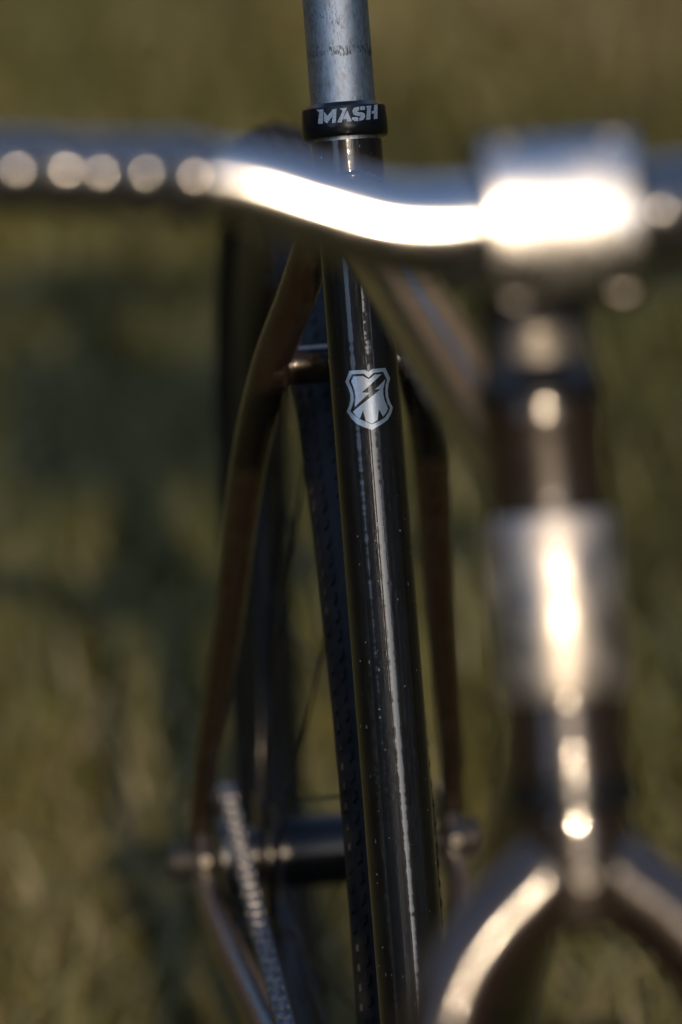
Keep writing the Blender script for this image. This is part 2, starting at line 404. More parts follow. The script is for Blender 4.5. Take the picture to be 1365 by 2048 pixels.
lathe('head_tube', bicycle, HT, H, [(0, 18), (0.6, 19.6), (6, 19.8), (9, 19.3), (12, 18.7), (60, 18.4), (104, 18.9), (110, 19.8), (117, 19.8), (118, 18)], PAINT, 64)
head_tube = bpy.data.objects['head_tube']
lathe('head_wrap', head_tube, HT, H, [(35, 18.2), (35.2, 19.8), (37.5, 20.7), (64, 20.6), (90, 20.7), (92.6, 19.8), (92.8, 18.2)], BADGE, 64, label='silver wrap round the head tube')
lathe('bottom_bracket_shell', bicycle, BB - Vector((34, 0, 0)), (1, 0, 0), [(0, 18), (1, 20), (67, 20), (68, 18)], PAINT, 40)
# weld beads: small overlapping ripples round each joint
def bead(name, parent, centre, axis, rad, along, arad, thick=2.2):
    """ring where a tube (axis, rad) meets a round post (direction along, radius arad)"""
    bm = bmesh.new(); ax = Vector(axis).normalized(); al = Vector(along).normalized()
    side = ax.cross(al).normalized(); upv = side.cross(ax).normalized(); pts = []
    K = 72
    for k in range(K + 1):
        a = 2 * math.pi * k / K
        off = side * math.cos(a) * rad + upv * math.sin(a) * rad
        sx = min(abs(off.dot(side)), arad - 0.3); d = math.sqrt(arad ** 2 - sx ** 2)
        pts.append(Vector(centre) + off + ax * (d / max(0.3, ax.dot((ax - al * ax.dot(al)).normalized()))) - ax * al.dot(off) * 0.0)
    rr = [thick * (0.75 + 0.35 * abs(math.sin(k * 1.7))) for k in range(K + 1)]
    sweep(bm, pts, rr, 8, cap=True)
    return finish(bm, name, parent, PAINT, sharp=80)
top_tube = bpy.data.objects['top_tube']; down_tube = bpy.data.objects['down_tube']
bead('weld_bead', top_tube, TT, tt_dir, 14.5, S, 14.8)
bead('weld_bead', top_tube, HTT, -tt_dir, 14.5, H, 18.6)
bead('weld_bead', down_tube, DT0, (BB - DT0), 16.2, H, 18.8)

# seat stays: swept out from the seat tube, then in to the dropouts
stay0 = TT + Vector((0, 10, 0))
prof = [(0.0, 7.0), (0.06, 14.0), (0.13, 21.0), (0.20, 29.0), (0.27, 34.8), (0.34, 39.3), (0.42, 42.8), (0.58, 48.0), (0.74, 54.5), (0.84, 58.6), (0.93, 60.6), (1.0, 60.8)]
seat_stays = []
for s in (-1, 1):
    p4 = smooth_path([(s * x, *((stay0 + (HUB - stay0) * t).yz), t) for t, x in prof], 5)
    o = tube('seat_stay', bicycle, [p[:3] for p in p4], [8.6 - 3.0 * min(1, max(0, (p[3] - 0.25) / 0.7)) for p in p4], PAINT, 28)
    seat_stays.append(o)
bz = stay0 + (HUB - stay0) * 0.222
bridge = tube('stay_bridge', bicycle, [(-31 + 62 * i / 8, bz.y - 2, bz.z) for i in range(9)], 8.4, PAINT, 32)
for s in (-1, 1):
    bm = bmesh.new()
    sweep(bm, [(s * 24, bz.y - 2, bz.z), (s * 25.5, bz.y - 2, bz.z), (s * 27, bz.y - 2, bz.z)], [8.6, 10.4, 9.2], 28); finish(bm, 'weld_bead', bridge, PAINT)
lathe('bridge_bolt', bridge, (-13, bz.y - 9.5, bz.z + 4.0), (0, -0.9, 0.42), [(0, 2.6), (0.9, 2.6), (1.3, 2.0), (1.3, 0.8), (0.3, 0.6)], RUST, 16)
# chain stays
for s in (-1, 1):
    p4 = smooth_path([(s * 61, 386, 337), (s * 58, 330, 331), (s * 50, 250, 322), (s * 38, 150, 309), (s * 29, 70, 298), (s * 25, 12, 290)], 5)
    n = len(p4)
    tube('chain_stay', bicycle, p4, [6.2 + 4.2 * min(1, i / (n * 0.55)) for i in range(n)], PAINT, 24)
# track ends: slotted plates with an adjuster bolt
for s in (-1, 1):
    out = [(372, 352), (372, 326), (392, 322), (442, 322), (446, 328), (446, 334), (398, 334.5), (394, 340), (398, 345.5), (446, 346), (446, 352), (442, 357), (398, 362), (380, 360)]
    bm = bmesh.new(); slab(bm, out, s * 57.5, s * 63.5)
    d = finish(bm, 'dropout', bicycle, PAINT, smooth=False)
    lathe('adjuster_bolt', d, (s * 60.5, 420, 340), (0, 1, 0), [(0, 2.2), (26, 2.2), (26, 4.4), (31, 4.4), (32, 3.6)], STEEL, 12)
    lathe('stay_bolt', d, (s * 60.5, 374, 349), (0, -1, 0.2), [(0, 3.2), (2.0, 3.2), (2.8, 2.2), (2.8, 1.2), (1.4, 1.0)], DULL, 16)

# ---------------------------------------------------------------- seat post, clamp with lettering, emblem
tube('seatpost', bicycle, [st(420 + 190 * i / 10) for i in range(11)], 13.6, POST, 64)
CL0 = 468.1
def cl_r(a): return 18.0 - 0.55 * max(0.0, (a - 3.6) / 8.4)
clamp_o = lathe('seat_clamp', bicycle, st(CL0), S,
      [(-0.6, 14.9), (-0.6, 16.9), (0.0, 17.5), (0.5, 17.75), (3.4, 18.0), (3.7, cl_r(3.7)), (11.2, cl_r(11.2)), (11.9, 17.3), (13.6, 15.2), (13.6, 13.7)], BLACK_AL, 96, sharp=25)
bm = bmesh.new()
for s in (-1, 1):
    bevel_box(bm, Matrix.Translation(st(CL0 + 6.2) - FR * 19.5 + Vector((s * 5.2, 0, 0))) @ S.to_track_quat('Z', 'Y').to_matrix().to_4x4(), (8.4, 11, 12), 1.2)
finish(bm, 'clamp_ears', clamp_o, BLACK_AL)
lathe('clamp_bolt', clamp_o, st(CL0 + 6.2) - FR * 20 - Vector((13, 0, 0)), (1, 0, 0), [(0, 2.0), (0, 4.0), (4, 4.2), (4, 2.4), (22, 2.4), (22, 4.2), (26, 4.2)], STEEL, 20)

def on_cylinder(name, parent, polys, rad, thick, mat, label=None, step=0.6):
    """flat outlines in (arc, height) mm laid round the seat tube axis with a little thickness"""
    bm = bmesh.new(); uvl = bm.loops.layers.uv.new('UVMap')
    for poly in polys:
        vs_ = [bm.verts.new((a, h, 0)) for a, h in poly]
        tris = tessellate_polygon([[Vector((a, h, 0)) for a, h in poly]])
        for t in tris:
            if len(set(t)) == 3: bm.faces.new([vs_[i] for i in t])
    bmesh.ops.recalc_face_normals(bm, faces=bm.faces[:])
    for f in bm.faces:
        if f.normal.z < 0: f.normal_flip()
    a0 = min(v.co.x for v in bm.verts); a1 = max(v.co.x for v in bm.verts)
    k = a0 + step
    while k < a1:
        bmesh.ops.bisect_plane(bm, geom=bm.verts[:] + bm.edges[:] + bm.faces[:], plane_co=(k, 0, 0), plane_no=(1, 0, 0), dist=1e-5); k += step
    r = bmesh.ops.extrude_face_region(bm, geom=bm.faces[:])
    for v in r['geom']:
        if isinstance(v, bmesh.types.BMVert): v.co.z = thick
    for f in bm.faces:
        for lp in f.loops: lp[uvl].uv = (lp.vert.co.x / 10, lp.vert.co.y / 10)
    for v in bm.verts:
        a, h, t = v.co; base = rad(h) if callable(rad) else rad
        q = base + t; ang = a / base
        v.co = st(h) + (FR * math.cos(ang) + Vector((1, 0, 0)) * math.sin(ang)) * q
    return finish(bm, name, parent, mat, smooth=True, sharp=40, label=label)

LET = {
 'M': [[(-13.81, 479.24), (-10.31, 479.01), (-11.18, 473.09), (-13.51, 473.29), (-12.42, 478.02)], [(-10.12, 478.08), (-8.62, 476.1), (-6.17, 478.59), (-4.56, 478.68), (-5.38, 472.9), (-6.95, 472.9), (-6.45, 475.89), (-9.21, 472.98), (-10.53, 474.18)]],
 'A': [[(-3.34, 478.63), (-0.29, 478.76), (-2.93, 472.9), (-4.76, 472.94), (-2.11, 477.62)], [(-0.2, 477.63), (1.27, 472.98), (-0.66, 472.96), (-0.87, 474.04), (-2.39, 474.07)]],
 'S': [[(4.96, 478.94), (4.82, 477.34), (4.0, 477.15), (4.0, 476.75), (6.4, 476.35), (7.2, 475.75), (7.33, 474.66), (6.48, 473.48), (4.52, 472.95), (4.64, 474.31), (5.25, 474.45), (5.3, 474.85), (2.9, 475.35), (2.17, 475.9), (1.92, 477.34), (2.4, 478.2), (3.02, 478.64)], [(5.45, 478.98), (7.1, 479.05), (7.73, 478.6), (7.45, 477.54), (6.83, 477.47), (5.32, 477.41)], [(1.46, 474.64), (3.64, 474.66), (4.18, 474.18), (3.97, 472.83), (2.57, 473.05), (1.33, 473.74)]],
 'H': [[(7.97, 479.0), (10.81, 479.21), (9.66, 473.4), (7.66, 473.29), (8.65, 478.27)], [(12.49, 479.45), (14.79, 479.7), (13.73, 473.69), (11.64, 473.53), (12.06, 475.96), (10.67, 475.81), (10.85, 476.87), (12.09, 477.02)]]}
for ch in 'MASH':
    on_cylinder('letter', clamp_o, LET[ch], lambda h: cl_r(h - CL0) + 0.005, 0.10, PRINT, label='silver stencil letter %s on the clamp' % ch)

outer = [(-7.43, 370.67), (-0.9, 370.44), (0.48, 369.36), (2.05, 370.56), (8.19, 370.73), (9.37, 368.26), (10.45, 366.31), (9.15, 363.8), (8.53, 361.27), (8.6, 358.53), (9.45, 356.13), (10.68, 354.26), (9.48, 351.75), (7.36, 349.29), (4.49, 347.64), (0.07, 345.48), (-3.02, 346.82), (-5.87, 348.41), (-8.05, 350.59), (-10.3, 353.96), (-8.91, 356.13), (-8.09, 358.43), (-7.97, 360.97), (-8.49, 363.2), (-9.81, 366.22)]
inner = [(-6.58, 369.09), (-1.56, 368.96), (0.3, 367.13), (2.58, 368.97), (6.92, 369.21), (7.76, 367.5), (8.64, 365.91), (7.73, 363.67), (7.28, 361.33), (7.26, 358.78), (7.92, 356.37), (9.12, 354.14), (7.97, 352.18), (6.15, 350.27), (3.83, 349.13), (0.25, 347.75), (-2.28, 349.22), (-4.59, 350.31), (-6.56, 351.84), (-8.59, 353.92), (-7.49, 356.01), (-6.7, 358.31), (-6.58, 360.86), (-6.9, 362.88), (-8.12, 366.26)]
n = len(outer)
on_cylinder('emblem_border', seat_tube, [[outer[i], outer[(i + 1) % n], inner[(i + 1) % n], inner[i]] for i in range(n)], 14.36, 0.10, FOIL, label='silver shield outline on the seat tube')
pa = [(-5.89, 368.08), (-2.0, 368.03), (0.43, 366.39), (2.9, 368.22), (6.09, 368.27), (-2.89, 361.28), (0.27, 360.85), (-6.35, 355.55), (-5.93, 358.25), (-5.69, 360.05), (-5.89, 362.25), (-6.48, 364.49), (-7.08, 366.18)]
pb = [(7.73, 366.04), (7.11, 364.25), (6.25, 361.92), (6.18, 359.92), (6.42, 357.91), (7.09, 355.87), (7.91, 353.91), (6.74, 352.06), (5.26, 350.68), (3.55, 353.89), (2.66, 349.39), (0.28, 348.11), (-2.18, 349.39), (-3.01, 353.92), (-4.57, 350.49), (-6.17, 351.81), (-7.39, 353.64), (5.14, 362.17), (2.69, 362.1)]
on_cylinder('emblem_panel', seat_tube, [pa], 14.36, 0.10, FOIL, label='upper left silver panel of the shield')
on_cylinder('emblem_panel', seat_tube, [pb], 14.36, 0.10, FOIL, label='lower right silver panel of the shield')

# saddle, above the picture
bm = bmesh.new()
SD = st(640)
secs = [(-150, 18, 12), (-120, 21, 16), (-60, 26, 20), (0, 40, 24), (50, 62, 27), (90, 70, 28), (118, 62, 24), (128, 40, 14)]
rings = []
for dy, hw, th in secs:
    ring = []
    for k in range(20):
        a = 2 * math.pi * k / 20; x = math.cos(a) * hw; z = math.sin(a)
        ring.append(bm.verts.new((x, SD.y + 20 + dy, SD.z + (z * th * 0.5 if z > 0 else z * th) + 0.0006 * dy * dy)))
    rings.append(ring)
for i in range(len(rings) - 1):
    for k in range(20): bm.faces.new((rings[i][k], rings[i][(k + 1) % 20], rings[i + 1][(k + 1) % 20], rings[i + 1][k]))
bm.faces.new(rings[0]); bm.faces.new(rings[-1])
saddle = finish(bm, 'saddle', bicycle, SADDLE)
for s in (-1, 1):
    tube('saddle_rail', saddle, smooth_path([(s * 8, SD.y - 105, SD.z - 4), (s * 20, SD.y - 50, SD.z - 34), (s * 22, SD.y + 40, SD.z - 34), (s * 34, SD.y + 110, SD.z - 6)], 5), 3.5, STEEL, 12)
bm = bmesh.new(); bevel_box(bm, Matrix.Translation(st(606)), (50, 34, 16), 4); finish(bm, 'post_head', saddle, BLACK_AL)

# ---------------------------------------------------------------- headset, stem, handlebar
lathe('headset_cap', bicycle, HT, -H, [(-0.2, 17), (0.0, 20.2), (1.2, 20.8), (4.5, 20.6), (8.5, 18.6), (12.0, 17.2), (12.0, 14.4)], BLACK_AL, 64)
lathe('headset_race', bicycle, HT + H * 118.2, H, [(0, 18), (0.3, 20.8), (6.5, 21.2), (8.5, 20.2), (9.6, 17.5)], BLACK_AL, 64)
for k in range(2):
    lathe('headset_spacer', bicycle, HT - H * (12.2 + 7.1 * k), -H, [(0, 16.6), (0.4, 17.2), (6.4, 17.2), (6.9, 16.6)], DULL, 48)
CLAMP = Vector((0, -510.5, 830.0))
stem = part_empty('stem', bicycle)
ST0 = HT - H * 26.6
lathe('steerer_clamp', stem, ST0, -H, [(0, 14.4), (0, 17.0), (1, 18.2), (46, 18.2), (47.5, 17.0), (47.5, 14.4)], BLACK_AL, 48)
lathe('top_cap', stem, ST0 - H * 47.7, -H, [(0, 15), (0.3, 17.2), (3.4, 17.0), (5, 14.5), (5, 4.0), (3.5, 3.6)], BLACK_AL, 40)
mid = ST0 - H * 20
tube('stem_body', stem, [mid + (CLAMP - mid) * t for t in (0.1, 0.3, 0.5, 0.7, 0.86)], [19, 18.5, 18, 18, 19], BLACK_AL, 40)
# clamp shell behind the bar and the faceplate in front: two half rings round the bar with flat lugs
sdir = (CLAMP - mid).normalized()
fdir = Vector((0, -0.97, 0.22)).normalized()          # faceplate looks forwards
fup = Vector((1, 0, 0)).cross(fdir);  fup = fup if fup.z > 0 else -fup
def half_shell(name, sign, half_w, mat, depth, lug, edge):
    """a bowed plate: inner half bore for the bar, outer face one smooth curve from lug to lug"""
    bm = bmesh.new()
    A = [R(-74 + 148 * i / 24) for i in range(25)]
    outp = [(edge + (depth - edge) * (1 - (z / lug) ** 2) ** 0.48, z) for z in [lug * math.sin(R(-88 + 176 * i / 28)) for i in range(29)]]
    inp = [(max(1.2, math.cos(a) * 16.05), math.sin(a) * 16.05) for a in reversed(A)]
    pts = [(1.2, -lug), (edge * 0.7, -lug - 0.3)] + outp + [(edge * 0.7, lug + 0.3), (1.2, lug)] + inp
    xsn = [-half_w, -half_w + 0.8, -half_w + 2.0, -half_w + 3.0, -8, 8, half_w - 3.0, half_w - 2.0, half_w - 0.8, half_w]; ks = [0.90, 0.965, 0.995, 1, 1, 1, 1, 0.995, 0.965, 0.90]; rings = []
    for x, k in zip(xsn, ks):
        rings.append([bm.verts.new(CLAMP + Vector((x, 0, 0)) + fdir * sign * (a * k if (a > 5 and math.hypot(a, z) > 17) else a) + fup * z * (k ** 0.5 if math.hypot(a, z) > 17 else 1)) for a, z in pts])
    n = len(pts)
    for i in range(len(xsn) - 1):
        for k in range(n): bm.faces.new((rings[i][k], rings[i][(k + 1) % n], rings[i + 1][(k + 1) % n], rings[i + 1][k]))
    bm.faces.new(list(reversed(rings[0]))); bm.faces.new(rings[-1])
    return finish(bm, name, stem, mat, sharp=45)
half_shell('bar_clamp_shell', -1, 22.5, BLACK_AL, 19.2, 24.5, 8)
half_shell('faceplate', 1, 23.5, SATIN, 20.4, 25, 11.0)
for sx in (-1, 1):
    for sz in (-1, 1):
        lathe('faceplate_bolt', stem, CLAMP + Vector((sx * 16, 0, 0)) + fup * sz * 20.5 + fdir * 12.2, fdir, [(-12, 2.4), (0, 2.4), (0, 4.0), (2.6, 4.0), (3.3, 3.3), (3.3, 2.1), (1.2, 1.9)], DULL, 20)
for sz in (10, 30):
    lathe('pinch_bolt', stem, ST0 - H * sz + Vector((-13, 19, 0)), (1, 0, 0), [(-2, 2), (-2, 4), (2, 4), (2, 2.4), (24, 2.4), (24, 4), (28, 4)], STEEL, 18)

bar_half = [(0, 0, 0, 15.85), (26, 0, 0, 15.85), (40, 0.3, 0.3, 15.7), (54, 1, 2.8, 15.0), (72, 2.5, 9.2, 13.9), (90, 4, 16.0, 12.4), (106, 5.5, 19.6, 11.4), (130, 7.5, 22.0, 10.9), (170, 12, 25.4, 10.8), (220, 20, 28.4, 10.8), (270, 31, 31.0, 10.8)]
bp = smooth_path(bar_half, 6)
left = [(-p[0], p[1], p[2], p[3]) for p in reversed(bp[1:])]
path = left + [tuple(p) for p in bp]
pp = [CLAMP + Vector((x, y, z)) for x, y, z, r in path]
handlebar = tube('handlebar', bicycle, pp, [p[3] for p in path], ALLOY, 40)
# tape: one winding after another, each a slightly flared, canted ring that overlaps the next
def bar_at(x):
    s = 1 if x >= 0 else -1; ax = abs(x)
    for a, b_ in zip(bp[:-1], bp[1:]):
        if a[0] <= ax <= b_[0] + 1e-6:
            t = (ax - a[0]) / max(1e-6, b_[0] - a[0]); q = a + (b_ - a) * t
            d = (b_ - a)[:3]; return CLAMP + Vector((s * q[0], q[1], q[2])), Vector((s * d[0], d[1], d[2])).normalized(), q[3]
    q = bp[-1]; return CLAMP + Vector((s * q[0], q[1], q[2])), Vector((s, 0.2, 0)).normalized(), q[3]
def wrap(x, s, pitch, lift):
    c, d, r = bar_at(x)
    bm = bmesh.new()
    ax = d if d.x * s > 0 else -d
    cant = Matrix.Rotation(R(random.uniform(8, 18)) * s, 4, fdir)
    ax = (cant.to_3x3() @ ax).normalized()
    u = Vector((0, 0, 1)); u = (u - ax * u.dot(ax)).normalized(); v = ax.cross(u)
    sec = [(-0.55, 0.1), (-0.52, 1.0 + lift * 0.5), (-0.40, 1.8 + lift * 0.5), (-0.15, 2.1 + lift * 0.5), (0.15, 1.8 + lift * 0.3), (0.42, 0.9), (0.75, 0.3), (0.9, 0.05)]
    rings = []; sg = 30; ph = random.uniform(0, 6)
    for a, h in sec:
        ring = []
        for k in range(sg):
            t = 2 * math.pi * k / sg
            rad = r + h + 0.14 * math.sin(3 * t + ph) * (1 if h > 1.2 else 0)
            ring.append(bm.verts.new(c + ax * (a * pitch) + (u * math.cos(t) + v * math.sin(t)) * rad))
        rings.append(ring)
    for i in range(len(rings) - 1):
        for k in range(sg): bm.faces.new((rings[i][k], rings[i][(k + 1) % sg], rings[i + 1][(k + 1) % sg], rings[i + 1][k]))
    return finish(bm, 'tape_winding', handlebar, TAPE, sharp=60)
x = -110.0
while x > -268:
    pitch = random.uniform(7.5, 14.5); wrap(x, -1, pitch, random.uniform(-0.9, 1.4)); x -= pitch
x = 31.0
while x < 268:
    pitch = random.uniform(10.0, 13.0); wrap(x, 1, pitch, random.uniform(-0.3, 0.5)); x += pitch
for s in (-1, 1):
    c, d, r = bar_at(s * 270)
    lathe('bar_end_plug', handlebar, c, d, [(-2, r - 1), (0, r + 3.2), (2, r + 3.4), (5, r + 1)], BLACK_AL, 24)

# ---------------------------------------------------------------- fork
fork = part_empty('fork', bicycle)
HB = HT + H * 118
RAKE = Vector((1, 0, 0)).cross(H); RAKE = RAKE if RAKE.y < 0 else -RAKE      # forwards, square to the steering axis
lathe('fork_crown', fork, HB + H * 9.5, H, [(0, 15.5), (0.4, 17.4), (8, 17.6), (20, 17.2), (34, 16.6), (37, 15.2), (37.6, 12)], PAINT, 56)
tube('steerer', fork, [HT - H * 66, HB + H * 10], 14.3, STEEL, 40)
AC = 425.0
leg = [(6, 24, 0, 14.0), (14, 33, 0, 14.2), (27.5, 45, 0, 14.2), (40, 62, 0, 14.2), (48, 86, 0, 13.9), (51.5, 120, 0, 13.2), (52, 200, 2, 11.4), (51.5, 300, 12, 9.4), (50, 380, 30, 8.0), (51, AC, 44, 7.4)]
for s in (-1, 1):
    lp = smooth_path(leg, 5)
    pts = [HB + H * p[1] + Vector((s * p[0], 0, 0)) + RAKE * p[2] for p in lp]
    tube('fork_blade', fork, pts, [p[3] for p in lp], PAINT, 36)
lathe('brake_bolt', fork, HB + H * 30 + RAKE * 16.2, RAKE, [(0, 3.6), (1.4, 3.6), (1.9, 2.9), (1.9, 1.8), (0.6, 1.6)], DULL, 20)
FH = HB + H * AC + RAKE * 44
for s in (-1, 1):
    bm = bmesh.new()
    out = [(FH.y - 13, FH.z - 6), (FH.y - 4, FH.z - 14), (FH.y - 3, FH.z), (FH.y + 4, FH.z), (FH.y + 4, FH.z - 14), (FH.y + 14, FH.z - 6), (FH.y + 14, FH.z + 16), (FH.y - 10, FH.z + 16)]
    slab(bm, out, s * 50, s * 55); finish(bm, 'fork_end', fork, STEEL, smooth=False)

# ---------------------------------------------------------------- wheels
RW, TW = 351.0, 39.5
def wheel(name, centre, flange, axle_half, hub_r, rear):
    wh = part_empty(name, bicycle, centre); X = (1, 0, 0)
    # tyre casing
    pr = []
    for k in range(20):
        a = 2 * math.pi * k / 20; q = TW / 2
        rad = RW - q + q * math.cos(a) * (1.0 if math.cos(a) > 0 else 0.96)
        pr.append((math.sin(a) * q, rad))
    ty = lathe('tyre', wh, (0, 0, 0), X, pr, RUBBER, 128, closed=True, sharp=80)
    # tread: small slanted blocks in rows, one joined piece
    V_, F_ = [], []
    rows = [(0, 0.0, 3.0, 4.6), (-24, 0.5, 2.6, 4.4), (24, 0.5, 2.6, 4.4), (-47, 0.0, 2.6, 4.2), (47, 0.0, 2.6, 4.2), (-68, 0.5, 2.4, 3.6), (68, 0.5, 2.4, 3.6)]
    cnt = 250; q = TW / 2
    for ph, off, wid, ln in rows:
        a0 = R(ph); slant = 0.45 * (1 if ph >= 0 else -1)
        for k in range(cnt):
            th = 2 * math.pi * (k + off) / cnt
            base = len(V_)
            for up_, sh in ((-0.3, 1.0), (0.75, 0.70)):
                for du, dv in ((-1, -1), (1, -1), (1, 1), (-1, 1)):
                    lat = du * wid / 2 * sh; lon = dv * ln / 2 * sh + lat * slant * 2
                    aa = a0 + lat / q; rr_ = q + up_
                    rad = RW - q + rr_ * math.cos(aa); xx = rr_ * math.sin(aa); t2 = th + lon / RW
                    V_.append((xx * MM, rad * math.cos(t2) * MM, rad * math.sin(t2) * MM))
            F_ += [tuple(base + i for i in f) for f in ((4, 5, 6, 7), (0, 1, 5, 4), (1, 2, 6, 5), (2, 3, 7, 6), (3, 0, 4, 7))]
    me = bpy.data.meshes.new('tread'); me.from_pydata(V_, [], F_)
    t_ = link_obj('tread', me, wh, RUBBER, smooth=False); t_['kind'] = 'stuff'
    rr = RW - TW + 3
    lathe('rim', wh, (0, 0, 0), X, [(-11.5, rr + 5), (-12.5, rr - 1), (-11.5, rr - 12), (-7.5, rr - 24), (-3, rr - 29), (3, rr - 29), (7.5, rr - 24), (11.5, rr - 12), (12.5, rr - 1), (11.5, rr + 5)], RIM, 128, closed=True, sharp=50)
    f = flange
    lathe('hub', wh, (0, 0, 0), X, [(-f - 14, 9), (-f - 13, 13), (-f - 3, 14), (-f - 2, 30), (-f, 32), (-f + 2.5, 32), (-f + 4, 30), (-f + 7, hub_r), (f - 7, hub_r), (f - 4, 30), (f - 2.5, 32), (f, 32), (f + 2, 30), (f + 3, 14), (f + 13, 13), (f + 14, 9)], BLACK_AL, 48, sharp=40)
    tube('axle', wh, [(-axle_half, 0, 0), (axle_half, 0, 0)], 4.8, NUT, 20)
    # spokes: two mesh shapes, turned round the hub
    rim_r = rr - 28
    for side in (-1, 1):
        data = {}
        for kind in (-1, 1):
            bm = bmesh.new(); da = R(62) * kind
            a = Vector((side * (f - 0.8 * kind), 28 * math.sin(da), 28 * math.cos(da))); e = Vector((side * 1.5, 0, rim_r))
            sweep(bm, [a, a + (e - a) * 0.5, e - (e - a).normalized() * 12, e - (e - a).normalized() * 11.9, e], [0.95, 0.9, 0.95, 1.8, 1.8], 6)
            bmesh.ops.recalc_face_normals(bm, faces=bm.faces[:])
            me = bpy.data.meshes.new('spoke'); bm.to_mesh(me); bm.free(); me.transform(Matrix.Scale(MM, 4)); me.materials.append(BLACK_AL); data[kind] = me
        for k in range(16):
            o = link_obj('spoke', data[1 if k % 2 else -1], wh, None)
            o.rotation_euler = (2 * math.pi * (k + (0.5 if side > 0 else 0)) / 16, 0, 0)
    return wh
rear = wheel('rear_wheel', HUB, 30, 77, 17.5, True)
front = wheel('front_wheel', FH, 34, 68, 16, False)
for wh, a, h_ in ((rear, 63.8, 12.0), (front, 55.3, 9.5)):
    for s in (-1, 1):
        o = lathe('axle_nut', wh, (s * a, 0, 0), (s, 0, 0), [(0, h_ - 0.5), (0, h_), (2.0, h_), (2.2, h_ - 3.2), (11, h_ - 3.2), (11.6, h_ - 3.8), (11.6, 5)], NUT, 24)
COGX, RINGX = -46.0, -49.0
def gear(bm, x, teeth, rad, thick, bore):
    out = []
    for k in range(teeth * 4):
        a = 2 * math.pi * k / (teeth * 4); r = rad + (2.6, 2.6, -3.2, -3.2)[k % 4]
        out.append((r * math.cos(a), r * math.sin(a)))
    n = len(out)
    ra = [[bm.verts.new((xx, y, z)) for y, z in out] for xx in (x - thick / 2, x + thick / 2)]
    rb = [[bm.verts.new((xx, bore * math.cos(2 * math.pi * k / n), bore * math.sin(2 * math.pi * k / n))) for k in range(n)] for xx in (x - thick / 2, x + thick / 2)]
    for k in range(n):
        j = (k + 1) % n
        bm.faces.new((ra[0][k], ra[0][j], ra[1][j], ra[1][k])); bm.faces.new((rb[0][k], rb[1][k], rb[1][j], rb[0][j]))
        bm.faces.new((ra[0][k], rb[0][k], rb[0][j], ra[0][j])); bm.faces.new((ra[1][k], ra[1][j], rb[1][j], rb[1][k]))
bm = bmesh.new(); gear(bm, COGX, 16, 32.55, 2.8, 16); finish(bm, 'cog', rear, NUT, smooth=False)
lathe('lockring', rear, (COGX + 1.5, 0, 0), (-1, 0, 0), [(0, 14), (0, 20), (6, 20), (7, 18), (7, 10)], STEEL, 24)

# ---------------------------------------------------------------- cranks and chain
crank = part_empty('crankset', bicycle, BB)
bm = bmesh.new(); gear(bm, RINGX, 38, 76.9, 3.0, 58); finish(bm, 'chainring', crank, BLACK_AL, smooth=False)
ca = R(4)
for s in (-1, 1):
    d = Vector((0, math.cos(ca), math.sin(ca))) * s
    x0, x1 = (-52, -62) if s < 0 else (52, 62)
    tube('crank_arm', crank, [Vector((x0, 0, 0)) - d * 14, Vector((x0, 0, 0)), Vector((x1, 0, 0)) + d * 90, Vector((x1, 0, 0)) + d * 165, Vector((x1, 0, 0)) + d * 178], [10, 15, 11, 11, 6], BLACK_AL, 20)
    pc = Vector((x1 + (s * 55), 0, 0)) + d * 165
    bm = bmesh.new()
    for k in (-1, 1):
        bevel_box(bm, Matrix.Translation(pc + Vector((0, k * 38, 0))), (88, 10, 14), 2)
        bevel_box(bm, Matrix.Translation(pc + Vector((k * 42, 0, 0))), (9, 80, 14), 2)
    sweep(bm, [pc - Vector((s * 58, 0, 0)), pc + Vector((s * 44, 0, 0))], [8, 7], 16)
    finish(bm, 'pedal', crank, BLACK_AL)
bm = bmesh.new()
for k in range(5):
    a = ca + 2 * math.pi * k / 5; d = Vector((0, math.cos(a), math.sin(a)))
    sweep(bm, [Vector((-52, 0, 0)), Vector((-52, 0, 0)) + d * 66], [9, 6], 10)
finish(bm, 'spider', crank, BLACK_AL)
tube('spindle', crank, [(-56, 0, 0), (56, 0, 0)], 9, STEEL, 20)

chain = part_empty('chain', bicycle)
r1_, r2_ = 32.55, 76.9
C1 = Vector((COGX, HUB.y, HUB.z)); C2 = Vector((RINGX, BB.y, BB.z))
D = (C2 - C1).yz; dl = D.length; th0 = math.atan2(D.y, D.x); al = math.acos((r1_ - r2_) / dl)
def cp(c, r, a): return Vector((c.x, c.y + r * math.cos(a), c.z + r * math.sin(a)))
loop = []
aU, aL = th0 - al, th0 + al       # tangent angles: upper run has the larger z
if cp(C1, r1_, aU).z < cp(C1, r1_, aL).z: aU, aL = aL, aU
# round the back of the cog from lower to upper tangent point
def arc(c, r, a, b_, through):
    best = None
    for k in (-1, 0, 1):
        e = b_ + 2 * math.pi * k
        mid_ = (a + e) / 2
        if abs(e - a) < 2 * math.pi and math.cos(mid_ - through) > 0: best = e
    return [cp(c, r, a + (best - a) * i / 40) for i in range(41)]
loop += arc(C1, r1_, aL, aU, th0 + math.pi)
p0_, p1_ = cp(C1, r1_, aU), cp(C2, r2_, aU)
loop += [p0_ + (p1_ - p0_) * t - Vector((0, 0, 7.0 * 4 * t * (1 - t))) for t in [i / 40 for i in range(1, 40)]]
loop += arc(C2, r2_, aU, aL, th0)
p0_, p1_ = cp(C2, r2_, aL), cp(C1, r1_, aL)
loop += [p0_ + (p1_ - p0_) * t - Vector((0, 0, 9.0 * 4 * t * (1 - t))) for t in [i / 40 for i in range(1, 40)]]
loop.append(loop[0])
cum = [0.0]
for a, b_ in zip(loop[:-1], loop[1:]): cum.append(cum[-1] + (b_ - a).length)
nl = 2 * round(cum[-1] / 12.7 / 2); pitch = cum[-1] / nl
